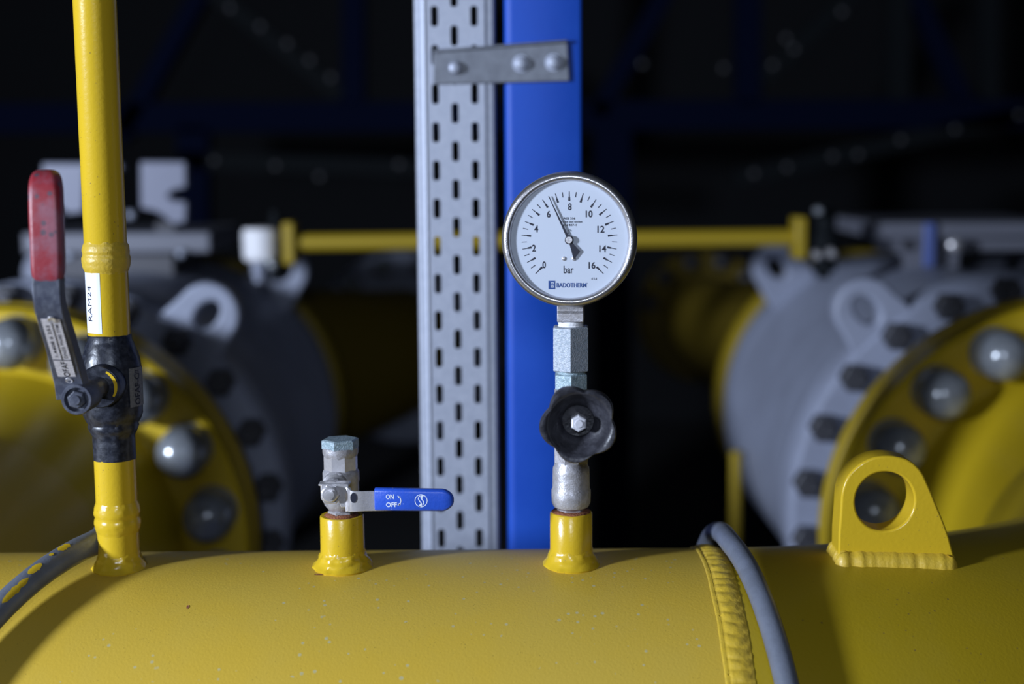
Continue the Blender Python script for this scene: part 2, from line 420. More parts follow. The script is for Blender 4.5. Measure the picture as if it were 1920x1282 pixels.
UB = [ubolt(.168, .12, .2170, 'grey u-bolt arching over the yellow pipe beside the ringed weld seam', -.001),
      ubolt(-.322, -.46, .2170, 'grey u-bolt with yellow paint splashes behind the tall riser valve', .003)]
# yellow splashes on the left rod
def splash(X0, tilt, rr, a0, a1, ph, w, root):
    bm = bmesh.new(); n = 14
    rows = []
    for i in range(n + 1):
        a = radians(a0 + (a1 - a0) * i / n); c = Vector((tilt * rr * sin(a), -rr * sin(a), rr * cos(a) + .303))
        tn = Vector((tilt * cos(a), -cos(a), -sin(a))).normalized(); rad = Vector((0, -sin(a), cos(a))); sd = tn.cross(rad).normalized()
        ww = w * math.sqrt(max(0, 1 - (2 * i / n - 1) ** 2)) * (1 + .6 * noise.noise(Vector((i * .9, a0, 0))))
        rows.append([bm.verts.new(c + .0099 * (cos(ph + b * ww) * rad + sin(ph + b * ww) * sd)) for b in (-1, -.5, 0, .5, 1)])
    for a, b in zip(rows, rows[1:]):
        for q in range(4):
            bm.faces.new((a[q], a[q + 1], b[q + 1], b[q]))
    return obj('paint_splash', bm, 'yellow_gloss', root, label='yellow paint splash')
for a in ((8.5, 11.5, -.15, .30), (12.5, 13.6, -.1, .16), (16, 19.5, -.25, .30), (20, 27, -.5, .26)):
    splash(-.322, -.46, .2170, a[0], a[1], a[2], a[3], UB[1])
for i, X in enumerate((.168, -.322)):
    bm = bmesh.new(); box(bm, (0, 0, -.055), (.12, .62, .11)); box(bm, (0, 0, -.38), (.09, .09, .60)); box(bm, (0, 0, -.678), (.2, .2, .012))
    o = obj('pipe_support', bm, 'blue'); o.location = (X, D, .684); bevel(o, .003)
    tag(o, 'blue steel support under the yellow pipe at the ' + ('right' if i == 0 else 'left') + ' u-bolt', 'support', 'blue supports under the pipe')
    UB[i].location.z = .684

# ------------------------------------------------------------------ black ball valve, lever and riser on the left
v = empty('ball_valve', (XV, YS, ztv - .001), 'black ball valve with a red sleeved lever below the tall yellow riser', 'valve')
zz = lambda py: P(205, py, YS).z - v.location.z
bm = bmesh.new()
pr = [(.0148, .0), (.0160, .0006), (.0160, zz(822)), (.0158, zz(815)), (.0178, zz(806)), (.0192, zz(798)), (.0185, zz(793)), (.0205, zz(785)), (.0222, zz(775)), (.0226, zz(758)), (.0226, zz(690)), (.0218, zz(672)),
      (.0200, zz(660)), (.0188, zz(650)), (.0178, zz(642)), (.0166, zz(637)), (.0164, zz(628)), (.0155, zz(626)), (.014, zz(626))]
lathe(bm, pr, seg=64, jit=.0005)
body = obj('body', bm, 'blackpaint', v, ang=50)
# stem boss and stem toward the camera
zh = P(137, 748, .985).z - v.location.z
bm = bmesh.new()
lathe(bm, [(.0158, 0), (.0158, -.032), (.0150, -.034), (.0078, -.0342), (.0078, -.080)], T((0, 0, zh)) @ RY, 48)
obj('stem_boss', bm, 'blackpaint', v)
YH = -.0885
bm = bmesh.new()
lathe(bm, [(.0108, YH + .026), (.0112, YH + .024), (.0112, YH + .002), (.0104, YH), (.0086, YH), (.0078, YH + .004), (.002, YH + .004)], T((0, 0, zh)) @ RY, 40)
obj('stem_collar', bm, 'lever', v)
bm = bmesh.new(); hexp(bm, .0112, YH - .0008, YH + .006, T((0, 0, zh)) @ RY, phase=.3, ch=.001); lathe(bm, [(.0032, YH - .0026), (.0036, YH - .0020), (.0036, YH)], T((0, 0, zh)) @ RY, 20)
obj('stem_nut', bm, 'lever', v)
# lever (path in the Y-Z plane, seen almost edge-free)
def lp(px_, py_, Y): q = P(px_, py_, Y) - v.location; return q
path = [lp(137, 745, .990), lp(132, 715, .988), lp(126, 690, .981), lp(112, 640, .963), lp(100, 600, .948), lp(94, 578, .941), lp(91, 555, .938), lp(90, 535, .938), lp(90, 520, .938)]
widths = [.0215, .0208, .0198, .0190, .0188, .0186, .0185, .0184, .0184]
bm = bmesh.new(); rings = []
for i, p in enumerate(path):
    t = (path[min(i + 1, len(path) - 1)] - path[max(i - 1, 0)]).normalized(); u = Vector((1, 0, 0)); u = (u - t * u.dot(t)).normalized(); w_ = t.cross(u)
    W2, D2 = widths[i] / 2, .0042
    # channel section: web toward the camera, two lips pointing back
    sec = [(-W2, -D2), (W2, -D2), (W2, D2 * 1.8), (W2 - .0025, D2 * 1.8), (W2 - .0025, -D2 + .0028), (-W2 + .0025, -D2 + .0028), (-W2 + .0025, D2 * 1.8), (-W2, D2 * 1.8)]
    w_ = -w_ if w_.y < 0 else w_
    rings.append([p + u * a + w_ * b for a, b in sec])
loft(bm, rings); lev = obj('lever', bm, 'lever', v, ang=40); bevel(lev, .0007, 2)
# red sleeve
sp = [lp(90, 534, .937), lp(89, 500, .937), lp(88, 460, .937), lp(86, 420, .937), lp(84, 385, .937), lp(82, 355, .9375), lp(80.5, 335, .939), lp(79, 323, .942), lp(78, 317, .946)]
ws = [.0205, .0212, .0214, .0216, .0216, .0212, .0196, .0160, .0090]; ds = [.0120, .0128, .0130, .0134, .0140, .0150, .0150, .0128, .0080]
yo = [.0018, .0016, .0016, .002, .003, .0045, .006, .0075, .009]
bm = bmesh.new(); loft(bm, [[p + Vector((a, b + o_, 0)) for a, b in rrect(w_, d_, min(w_, d_) * .3, 5)] for p, w_, d_, o_ in zip(sp, ws, ds, yo)])
slv = obj('lever_sleeve', bm, 'red', v, ang=50, label='worn red vinyl lever sleeve'); sm = slv.modifiers.new('s', 'SUBSURF'); sm.levels = 1; sm.render_levels = 2
# paper sticker on the sloping part of the lever
a_, b_ = path[2], path[4]
def lever_plane(f0, f1, w0):
    p0, p1 = a_.lerp(b_, f0), a_.lerp(b_, f1); t = (p1 - p0).normalized(); u = Vector((1, 0, 0)); u = (u - t * u.dot(t)).normalized(); n = u.cross(t).normalized()
    n = -n if n.y > 0 else n
    return p0, p1, t, u, n
p0, p1, t_, u_, n_ = lever_plane(-.12, 1.12, .0115)
L_ = (p1 - p0).length; ctr = (p0 + p1) / 2 + n_ * .00455
mt = Matrix(((u_.x, -n_.x, t_.x, ctr.x), (u_.y, -n_.y, t_.y, ctr.y), (u_.z, -n_.z, t_.z, ctr.z), (0, 0, 0, 1)))
bm = bmesh.new(); box(bm, (0, 0, 0), (.0125, .0003, L_), mt); stk = obj('sticker', bm, 'plate', v, label='scratched white sticker with black lettering')
bm = bmesh.new()
text_bm(bm, 'OFAF', .0005, -L_ * .33, .0042, L_ * .26, -.0003, mt, rot=radians(90), bold=.01)
text_bm(bm, '1.4408 6 253', -.0030, L_ * .14, .0022, L_ * .52, -.0003, mt, rot=radians(90))
text_bm(bm, 'DN25 PN40 TFM', .0032, L_ * .14, .0022, L_ * .56, -.0003, mt, rot=radians(90))
box(bm, (.0002, -.0003, L_ * .15), (.0005, .0002, L_ * .66), mt); box(bm, (.0, -.0003, -L_ * .175), (.0122, .0002, .0006), mt)
obj('lettering', bm, 'ink', stk)
for f in (-.52, .50):
    bm = bmesh.new(); lathe(bm, [(.0010, -.0006), (.0026, -.0010), (.0028, .0)], mt @ T((.001, 0, f * L_)) @ RY, 20); obj('rivet', bm, 'steel', stk)
# yellow painted arc and sticker on the body
RBd = .0228
def bx(px_): return (px_ - 207) * zc(YS) / F
bm = bmesh.new(); n = 16; rows = []
for i in range(n + 1):
    a = radians(62 - 95 * i / n); rr = .0128; ww = .0013 * (1 - .4 * abs(2 * i / n - 1))
    rows.append([bm.verts.new(((rr + s * ww) * cos(a), -.0346, zh + (rr + s * ww) * sin(a))) for s in (-1, 0, 1)])
for a, b in zip(rows, rows[1:]):
    for q in range(2): bm.faces.new((a[q], a[q + 1], b[q + 1], b[q]))
obj('painted_arc', bm, 'yellow_gloss', v, label='painted yellow arc')
def patch(xa, xb, za, zb, R, m, parent, name, n=10, thick=0.):
    bm = bmesh.new(); rows = [[bm.verts.new((xa + (xb - xa) * i / n, thick, z)) for z in (za, zb)] for i in range(n + 1)]
    for a, b in zip(rows, rows[1:]): bm.faces.new((a[0], b[0], b[1], a[1]))
    wrap(bm, R); return obj(name, bm, m, parent)
pxm = zc(YS) / F
# the sticker wraps round the right of the body
Rw = RBd + .0007
za, zb = zz(758), zz(686)
xa, xb = Rw * math.asin(min(.95, bx(243) / Rw)) + .004, Rw * 1.62
st2 = patch(xa, xb, za, zb, Rw, 'platedark', v, 'sticker'); st2['label'] = 'narrow grey sticker with black lettering on the valve body'
bm = bmesh.new(); text_bm(bm, 'OFAF-C', (xa + xb) / 2 - .001, (za + zb) / 2 - .0015, .0062, .024, 0, rot=radians(90), bold=.02); text_bm(bm, 'III', (xa + xb) / 2 - .001, zb - .0035, .0045, .003, 0, rot=radians(90)); wrap(bm, Rw + .0003); obj('lettering', bm, 'ink', st2)

rz0 = P(200, 627, YS).z
ris = empty('riser_pipe', (XV, YS, rz0), 'tall yellow riser pipe with a RAM24 label rising from the black ball valve', 'pipe')
zr = lambda py: P(190, py, YS).z - rz0
bm = bmesh.new(); wz = zr(482)
lathe(bm, [(.0120, -.004), (.0155, -.0005), (.0157, 0), (.0157, .75)], seg=64)
obj('pipe_run', bm, 'yellow_gloss', ris)
bm = bmesh.new()
lathe(bm, [(.0156, wz - .012)] + [(.0158 + .0022 * max(0, sin(pi * t)) ** .6 - .0009 * math.exp(-((t - .6) / .08) ** 2), wz - .0105 + .021 * t) for t in [i / 18 for i in range(19)]] + [(.0156, wz + .012)], seg=90, jit=.0004)
obj('weld_seam', bm, 'yellow_weld', ris, ang=60)
# label
RL = .0159
th0, th1 = -.85, .05           # angle across the front of the pipe, toward the left
lb = patch(RL * (-1.22), RL * (-.06), zr(621), zr(509), RL, 'paper', ris, 'label_tape', 14); lb['label'] = 'white label tape reading RAM24'
bm = bmesh.new(); text_bm(bm, 'RAM24', RL * -.72, zr(566), .0046, abs(zr(597) - zr(532)), 0, rot=radians(90), bold=0); wrap(bm, RL + .00015); obj('lettering', bm, 'ink', lb)

# ------------------------------------------------------------------ small ball valve with blue handle
bvv = empty('ball_valve', (XB, YS, ztb - .0015), 'small silver ball valve with blue ON OFF handle and capped top', 'valve')
zb_ = lambda py: P(637, py, YS).z - bvv.location.z
bm = bmesh.new()
hexp(bm, .0185, .0, zb_(955), phase=.2)
pr = [(.0088, zb_(956)), (.0110, zb_(951)), (.0132, zb_(944)), (.0136, zb_(935)), (.0136, zb_(905)), (.0140, zb_(900)), (.0140, zb_(884)), (.0130, zb_(880)), (.0118, zb_(877))]
lathe(bm, pr, seg=48, jit=.0002)
lathe(bm, [(.0118, zb_(858)), (.0128, zb_(853)), (.0134, zb_(850)), (.0136, zb_(845)), (.0136, zb_(838)), (.012, zb_(837))], seg=48, jit=.0002)
obj('body', bm, 'cast', bvv, ang=38)
bm = bmesh.new(); hexp(bm, .0243, zb_(880), zb_(852), n=8, phase=.36, ch=.0008); obj('hex_section', bm, 'steel', bvv, ang=20)
bm = bmesh.new(); hexp(bm, .0250, zb_(841), zb_(822), phase=.32, ch=.0014); obj('end_cap', bm, 'zinc_green', bvv, ang=20, label='blue-green tinged hexagonal end cap')
bm = bmesh.new()
zs = P(619, 925, 1.027).z - bvv.location.z
xs = P(619, 925, 1.027).x - bvv.location.x
yh = -.040
lathe(bm, [(.0095, 0), (.0095, -.020), (.0075, -.022), (.0075, -.036)], T((xs, 0, zs)) @ RY, 32)
obj('stem_boss', bm, 'cast', bvv)
bm = bmesh.new(); hexp(bm, .0118, yh - .0058, yh - .0010, T((xs, 0, zs)) @ RY, phase=.2, ch=.0016); lathe(bm, [(.0062, yh - .001), (.0062, yh - .006), (.0052, yh - .0068), (.0036, yh - .0068), (.0036, yh - .0085), (.002, yh - .0088)], T((xs, 0, zs)) @ RY, 28)
obj('stem_nut', bm, 'steel', bvv)
# handle: head plate with turned lips, crank and blade
def hp(px_, py_, Y): q = P(px_, py_, Y) - bvv.location; return q
y1 = YS + yh
A = hp(601, 907, y1); B = hp(652, 953, y1)
bm = bmesh.new()
prism(bm, [(A.x, A.z - .0005), (A.x + .0015, A.z), (B.x + .001, A.z), (B.x + .001, B.z + .001), (B.x - .005, B.z + .001), (B.x - .0065, B.z + .006), (xs + .004, zs - .0085), (xs - .005, zs - .0080), (A.x, zs - .004)], yh - .0010, yh + .0010)
box(bm, ((A.x + B.x) / 2, yh + .005, A.z - .0008), (B.x - A.x + .003, .011, .0016))
hd = obj('handle_plate', bm, 'steel', bvv); bevel(hd, .0005)
C1 = hp(655, 933, y1)
bm = bmesh.new(); rings = []
hz = [(B.x - .001, yh + .0002, .0190), (B.x + .0010, yh - .0008, .0180), (B.x + .0022, yh - .0035, .0175), (B.x + .0032, yh - .0062, .0160), (B.x + .0060, yh - .0070, .0155), (hp(682, 933, y1).x, yh - .0068, .0150), (hp(684, 933, y1).x, yh - .0066, .0150), (hp(720, 935, y1).x, yh - .006, .0150), (hp(800, 936, y1).x, yh - .006, .0140)]
for x, y, h in hz:
    zcn = hp(700, 935, y1).z
    rings.append([Vector((x + (0.0009 if b > 0 else -.0009) * (1 if y > yh - .006 else 0), y + b, zcn + a)) for a, b in ((-h / 2, -.0009), (h / 2, -.0009), (h / 2, .0009), (-h / 2, .0009))])
loft(bm, rings); bl = obj('handle_blade', bm, 'steel', bvv, ang=50); bevel(bl, .0004)
bm = bmesh.new(); lathe(bm, [(.0028, 0), (.0028, .0003), (.0001, .0003)], T((hp(663, 933, y1 - .008).x, yh - .0083, hp(663, 933, y1 - .008).z)) @ Matrix.Diagonal((.85, 1, 1.35, 1)) @ RY, 24); obj('hole', bm, 'ink', bl, label='dark oval hole')
bm = bmesh.new(); rings = []
e0, e1 = hp(703, 935, y1 - .006), hp(851, 937, y1 - .006)
Ls = e1.x - e0.x
for t, h, d in ((0, .0158, .0062), (.01, .0168, .0072), (.5, .0168, .0074), (.86, .0166, .0074), (.90, .0155, .0072), (.94, .0130, .0066), (.975, .0095, .0056), (.993, .0058, .0042), (1, .0030, .0025)):
    rings.append([Vector((e0.x + Ls * t, yh - .006 + b, e0.z + (e1.z - e0.z) * t + a)) for a, b in rrect(h, d, d * .38, 4)])
loft(bm, rings); sl = obj('handle_sleeve', bm, 'blue_vinyl', bvv, ang=50, label='blue vinyl handle sleeve with white ON and OFF')
yf = yh - .0098
g = lambda px_, py_: (lambda q: (q.x, q.z))(hp(px_, py_, YS + yf))
bm = bmesh.new()
for s, x, y, w_ in (('ON', 731, 931, 15), ('OFF', 734, 946, 20.5)):
    X_, Z_ = g(x, y); text_bm(bm, s, X_, Z_, px(9.2, YS + yf), px(w_, YS + yf), yf, bold=.03)
def ribbon(bm, pts, w, y):
    """flat stroke through (x,z) points; w may vary"""
    rows = []
    for i, p in enumerate(pts):
        a, b = pts[max(i - 1, 0)], pts[min(i + 1, len(pts) - 1)]; dx, dz = b[0] - a[0], b[1] - a[1]; l = math.hypot(dx, dz) or 1
        ww = (w[i] if isinstance(w, list) else w) / 2
        rows.append([bm.verts.new((p[0] - dz / l * ww * s, y, p[1] + dx / l * ww * s)) for s in (-1, 1)])
    for a, b in zip(rows, rows[1:]): bm.faces.new((a[0], b[0], b[1], a[1]))
cx, cz = g(744, 938.5); u1 = px(1, YS + yf)
arc = [(cx + 7.5 * u1 * cos(radians(a)), cz + 9.5 * u1 * sin(radians(a))) for a in range(-62, 63, 8)]
ribbon(bm, arc, [u1 * (5 * max(0, 1 - abs(i) / 3.5) if False else 1.5) for i in range(len(arc))], yf)
for s in (1, -1):
    ax, az = cx + 3.2 * u1, cz + s * 9.2 * u1
    bm.faces.new([bm.verts.new(q) for q in ((ax - 2.2 * u1, yf, az + s * .8 * u1), (ax + 1.0 * u1, yf, az - s * 5.0 * u1), (ax + 4.2 * u1, yf, az - s * 1.6 * u1))])
cx, cz = g(789.5, 938.5)
ring = [(cx + 11.3 * u1 * cos(radians(a)), cz + 11.8 * u1 * sin(radians(a))) for a in range(0, 361, 12)]
ribbon(bm, ring, 1.3 * u1, yf)
ribbon(bm, [(cx + u1 * a, cz + u1 * b) for a, b in ((-1.5, 10), (-4.2, 7), (-5.0, 3.5), (-3.5, 0), (-.5, -3.5), (.5, -6), (-1, -9), (-4, -11))], [u1 * q for q in (1.4, 1.6, 1.8, 1.8, 1.8, 2.6, 5, 3)], yf)
ribbon(bm, [(cx + u1 * a, cz + u1 * b) for a, b in ((4, 10.5), (1.0, 7.5), (.5, 5), (2.2, 1.5), (4.8, -2), (4.8, -5.5), (2.5, -9))], [u1 * q for q in (3, 5, 3, 1.8, 1.8, 1.8, 1.2)], yf)
obj('lettering', bm, 'printw', sl)

# ------------------------------------------------------------------ needle valve under the gauge
nv = empty('needle_valve', (XG, YS, ztg - .0012), 'silver needle valve with black lobed handwheel below the pressure gauge', 'valve')
zn = lambda py: P(1071, py, YS).z - nv.location.z
bm = bmesh.new()
hexp(bm, .0190, .0, zn(950), phase=.12, ch=.001)
lathe(bm, [(.0105, zn(952)), (.0135, zn(948)), (.0149, zn(941)), (.0151, zn(930)), (.0151, zn(918)), (.0146, zn(915)), (.0143, zn(912)), (.0141, zn(885)), (.0139, zn(876)), (.0128, zn(871)), (.0126, zn(862)), (.0125, zn(730)), (.0100, zn(724)), (.0085, zn(720))], seg=48)
hexp(bm, .0252, zn(866), zn(740), n=8, phase=.38, ch=.0012)
obj('body', bm, 'cast', nv, ang=35)
bm = bmesh.new(); lathe(bm, [(.0110, zn(724)), (.0110, zn(692))], seg=32); hexp(bm, .0238, zn(729), zn(699), phase=.50, ch=.0014); obj('lock_nut', bm, 'zinc_green', nv, ang=20, label='blue-green tinged hexagonal nut')
kx = P(1085, 793, .985); kz = kx.z - nv.location.z; kxx = kx.x - nv.location.x
bm = bmesh.new(); lathe(bm, [(.0115, 0), (.0115, -.022), (.0095, -.024), (.0095, -.044), (.0045, -.045), (.0045, -.072)], T((0, 0, kz)) @ RY, 32); hexp(bm, .021, -.036, -.024, T((0, 0, kz)) @ RY); obj('bonnet', bm, 'cast', nv, ang=30)
bm = bmesh.new(); NK = 120; rings = []
#  (radius, y, lobe strength)
kp = [(.0055, -.062, 0), (.0105, -.064, 0), (.0130, -.074, 0), (.0200, -.0765, .3), (.0262, -.0795, .9), (.0278, -.083, 1), (.0280, -.089, 1), (.0276, -.0925, 1), (.0266, -.0938, .95), (.0250, -.0938, .5), (.0226, -.0930, .08), (.0214, -.0905, 0), (.0185, -.0850, 0), (.0150, -.0805, 0), (.0118, -.0785, 0), (.0112, -.0745, 0), (.0050, -.0740, 0), (.0003, -.0740, 0)]
for r, y, lb_ in kp:
    ring = []
    for i in range(NK):
        a = 2 * pi * i / NK
        c5 = cos(5 * (a - radians(188)))
        lobe = .0042 * ((c5 + 1) / 2) ** .6 - .0042
        rr = r + lb_ * lobe
        ring.append(Vector((rr * cos(a), y, kz + rr * sin(a))))
    rings.append(ring)
loft(bm, rings)
kn = obj('handwheel', bm, 'bakelite', nv, ang=50); kn.rotation_euler = (0, 0, 0); kn.location = (kxx - .0, 0, 0)
for v_ in kn.data.vertices: v_.co.z -= 0
bm = bmesh.new(); hexp(bm, .0102, -.0880, -.0745, T((0, 0, kz)) @ RY, phase=.55, ch=.0010); lathe(bm, [(.0026, -.0892), (.0030, -.0886), (.0030, -.0875)], T((0, 0, kz)) @ RY, 20); obj('wheel_nut', bm, 'nutbright', kn, ang=25, label='bright zinc hexagonal nut')
bm = bmesh.new()
for a, s in ((30, 'AUF'), (14, 'ZU')):
    c_ = Vector((.0187 * cos(radians(a)), 0, .0187 * sin(radians(a)))); text_bm(bm, s, 0, 0, .0026, .0050, 0, T((c_.x, -.0866, kz + c_.z)) @ Matrix.Rotation(radians(-a + 75), 4, 'Y') @ Matrix.Rotation(radians(0), 4, 'X'))
bm.free()

# ------------------------------------------------------------------ pressure gauge
adz = P(1071, 694, YS).z
ga = empty('pressure_gauge', (XG, YS, adz), 'round steel pressure gauge reading about 6.4 bar on its hex adapter', 'gauge', rz=radians(-4.5))
zg = lambda py: P(1071, py, YS).z - adz
bm = bmesh.new(); lathe(bm, [(.0085, zg(698)), (.0085, .002)], seg=24); hexp(bm, .0262, -.0002, zg(611), phase=radians(31), ch=.0014); obj('hex_adapter', bm, 'zinc', ga, ang=20)
bm = bmesh.new(); lathe(bm, [(.0095, zg(612)), (.0098, zg(610)), (.0092, zg(608)), (.0098, zg(606)), (.0093, zg(603)), (.0098, zg(600)), (.0085, zg(599))], seg=32); obj('sealing_tape', bm, 'ptfe', ga)
bm = bmesh.new(); box(bm, (0, 0, zg(590)), (.0200, .0200, .0095)); box(bm, (0, 0, zg(575)), (.0200, .0200, .010)); o = obj('square_socket', bm, 'cast', ga); bevel(o, .0008)
GC = Vector((0, -.020, 0))
gz = P(1070, 450, YS - .034).z - adz
G = T((0, 0, gz))
Rg = .0497
bm = bmesh.new()
# case behind and the rolled bezel in front, y measured from the stem axis
lathe(bm, [(.001, .014), (.044, .014), (.0475, .011), (.0480, .006), (.0480, -.018), (.0470, -.0185)], G @ RY, 128); obj('case', bm, 'rim', ga)
bm = bmesh.new()
lathe(bm, [(.0478, -.012), (.0490, -.0125), (Rg, -.0145), (Rg, -.0275), (.0492, -.0305), (.0478, -.0325), (.0460, -.0335), (.0445, -.0332), (.0434, -.0318), (.0430, -.0306), (.0428, -.0297), (.0440, -.0288), (.0440, -.012)], G @ RY, 160)
# close the ring
obj('bezel', bm, 'rim', ga, ang=50)
YD = -.0292
bm = bmesh.new(); lathe(bm, [(.0002, YD), (.0431, YD), (.0431, YD + .001), (.0002, YD + .001)], G @ RY, 96); dl = obj('dial', bm, 'dial', ga)
bm = bmesh.new(); u = .1 / 255 * .995
yk = YD - .0002
def dp(r, deg): a = radians(deg); return (r * u * sin(a), gz + r * u * cos(a))
def quad(bm, pts, y): bm.faces.new([bm.verts.new((x, y, z)) for x, z in pts])
def tick(r0, r1, w0, w1, deg):
    a = radians(deg); c, s = cos(a) * u, sin(a) * u
    f = lambda r, w: (r * s + w * c, gz + r * c - w * s)
    quad(bm, [f(r0, -w0 / 2), f(r0, w0 / 2), f(r1, w1 / 2), f(r1, -w1 / 2)], yk)
SW = 270
for i in range(33):
    deg = -135 + i * SW / 32
    if i % 2 == 0: tick(72.5, 80, 3.8, 2.8, deg); tick(80, 90, 1.5, 1.2, deg)
    else: tick(80, 89.5, 1.3, 1.3, deg)
for s, x, y, w_ in (('0', 1023.5, 499, 6.2), ('2', 1004.5, 467.5, 6.6), ('4', 1009, 431.5, 7), ('6', 1032.5, 404, 6.6), ('8', 1072, 390.5, 6.4), ('10', 1108, 404, 12.5), ('12', 1130, 432.5, 13), ('14', 1133.5, 469, 13), ('16', 1113.5, 500, 12.5)):
    text_bm(bm, s, (x - 1071) * u, gz - (y - 452) * u, 13.0 * u, w_ * u, yk, bold=.016)
text_bm(bm, 'bar', -1.5 * u, gz - 56 * u, 14.5 * u, 18.5 * u, yk, bold=.005)
for s, x, y, h, w_ in (('AISI 316', 1071, 412, 4.2, 22), ('tube and socket', 1077, 418.5, 3.6, 37), ('EN 837-1', 1072, 424.5, 4.2, 24), ('cl 1.6', 1117.5, 525, 4, 10)):
    text_bm(bm, s, (x - 1071) * u, gz - (y - 452) * u, h * u, w_ * u, yk)
arc = [(1 * u + 3.4 * u * cos(radians(a)), gz + 14.5 * u + 4 * u * sin(radians(a))) for a in range(20, 260, 20)]
ribbon(bm, arc, 1.0 * u, yk)
obj('scale_markings', bm, 'ink', dl)
bm = bmesh.new()
x_, y_ = (1038 - 1071) * u, gz - (537 - 452) * u
for a in ((-6.2, -2.2), (3.6, 6.2)): quad(bm, [(x_ + a[0] * u, y_ - 8 * u), (x_ + a[1] * u, y_ - 8 * u), (x_ + a[1] * u, y_ + 8 * u), (x_ + a[0] * u, y_ + 8 * u)], yk)
for a, b in ((-8, -5.2), (-1.2, 1), (5.2, 8)): quad(bm, [(x_ - 2.2 * u, y_ + a * u), (x_ + 3.6 * u, y_ + a * u), (x_ + 3.6 * u, y_ + b * u), (x_ - 2.2 * u, y_ + b * u)], yk)
quad(bm, [(x_ - .2 * u, y_ - 4 * u), (x_ + 1.6 * u, y_ - 4 * u), (x_ + 1.6 * u, y_ - 2.4 * u), (x_ - .2 * u, y_ - 2.4 * u)], yk); quad(bm, [(x_ - .2 * u, y_ + 2.2 * u), (x_ + 1.6 * u, y_ + 2.2 * u), (x_ + 1.6 * u, y_ + 4 * u), (x_ - .2 * u, y_ + 4 * u)], yk)
text_bm(bm, 'BADOTHERM', (1075 - 1071) * u, gz - (537.5 - 452) * u, 8.8 * u, 56 * u, yk, bold=.018)
text_bm(bm, '°', (1104.5 - 1071) * u, gz - (534 - 452) * u, 1.6 * u, 1.6 * u, yk)
obj('maker_logo', bm, 'inkblue', dl)
# needle
yn = YD - .0016
bm = bmesh.new(); a = math.atan2(-38, 81); c, s = cos(a) * u, sin(a) * u
f = lambda r, w: (r * s + w * c, gz + r * c - w * s)
prism(bm, [f(-2, -2.6), f(-2, 2.6), f(90, .5), f(90, -.5)], yn - .0003, yn + .0003)
prism(bm, [f(2, -3), f(2, 3), f(-6, 2.6), f(-28, 9.5), f(-37, -8), f(-6, -2.6)], yn - .0003, yn + .0003)
nd = obj('needle', bm, 'ink', ga)
bm = bmesh.new(); lathe(bm, [(8.3 * u, .0002), (8.3 * u, -.0009), (7 * u, -.0012), (.0001, -.0012)], T((0, yn, gz)) @ RY, 32); hb = obj('needle_hub', bm, 'ink', nd)
bm = bmesh.new(); lathe(bm, [(6.4 * u, -.0010), (6.4 * u, -.0017), (5.8 * u, -.0019), (2.5 * u, -.0019), (2.5 * u, -.0016), (.0001, -.0016)], T((0, yn, gz)) @ RY, 32); obj('hub_cap', bm, 'steel', nd)
for x in (1061, 1080):
    bm = bmesh.new(); lathe(bm, [(4.2 * u, 0), (4.0 * u, -.0005), (2.2 * u, -.0009), (.0001, -.0010)], T(((x - 1071) * u, YD, gz - 35.5 * u)) @ RY, 20); obj('dial_screw', bm, 'steel', dl)
bm = bmesh.new(); lathe(bm, [(.0002, -.0326), (.0433, -.0326), (.0433, -.0318), (.0002, -.0318)], G @ RY, 96); obj('glass_pane', bm, 'glass', ga)

# ------------------------------------------------------------------ slotted channel, bracket and blue post
YR = 1.42
q0 = P(784, 560, YR); q1 = P(932, 560, YR); cw = q1.x - q0.x; cxm = (q0.x + q1.x) / 2
ch = empty('slotted_channel', (cxm, YR, 0), 'galvanised steel channel with three rows of slots standing left of the blue post', 'channel')
kpx = px(1, YR)
pitch = 69.0 * kpx; sw, sh = 12.5 * kpx, 37 * kpx
zmid = P(857, 841, YR).z
xc = [(822 - 858) * kpx, (857.5 - 858) * kpx, (893.5 - 858) * kpx]
edges = [-cw / 2 + .0045, -cw / 2 + .010, (xc[0] + xc[1]) / 2, (xc[1] + xc[2]) / 2, cw / 2 - .010, cw / 2 - .0045]
bm = bmesh.new()
zlo, zhi = .01, 2.6
def face(v): bm.faces.new([bm.verts.new(p) for p in v])
for c in range(3):
    x0_, x1_ = edges[1 + c], edges[2 + c]; off = (zmid if c == 1 else zmid - pitch / 2)
    k0 = math.floor((zlo - off) / pitch); z = off + k0 * pitch
    while z - pitch / 2 < zhi:
        za_, zb2 = z - pitch / 2, z + pitch / 2
        n = 16; inner = []; outer_ = []
        for i in range(n):
            a = 2 * pi * (i + .5) / n
            ix = sw / 2 * cos(a) * 1.06; iz = (sh / 2 - sw / 2) * (1 if sin(a) > 0 else -1) + sw / 2 * sin(a)
            inner.append(Vector((xc[c] + ix, 0, z + iz)))
        zone = [Vector((x1_, 0, z + (zb2 - z) * .35)), Vector((x1_, 0, zb2 - .004)), Vector((x1_, 0, zb2)), Vector((xc[c] + .002, 0, zb2)), Vector((xc[c] - .002, 0, zb2)), Vector((x0_, 0, zb2)), Vector((x0_, 0, zb2 - .004)), Vector((x0_, 0, z + (zb2 - z) * .35))]
        zone += [Vector((p.x, 0, 2 * z - p.z)) for p in zone[::-1]]
        vi = [bm.verts.new(p) for p in inner]; vo = [bm.verts.new(p) for p in zone]
        for i in range(n): bm.faces.new((vi[i], vi[(i + 1) % n], vo[(i + 1) % n], vo[i]))
        z += pitch
bmesh.ops.remove_doubles(bm, verts=bm.verts, dist=.00005)
ztop = max(v_.co.z for v_ in bm.verts); zbot = min(v_.co.z for v_ in bm.verts)
def strip(prof):      # vertical folded strip from (x,y) profile
    for a, b in zip(prof, prof[1:]): face([(a[0], a[1], zbot), (b[0], b[1], zbot), (b[0], b[1], ztop), (a[0], a[1], ztop)])
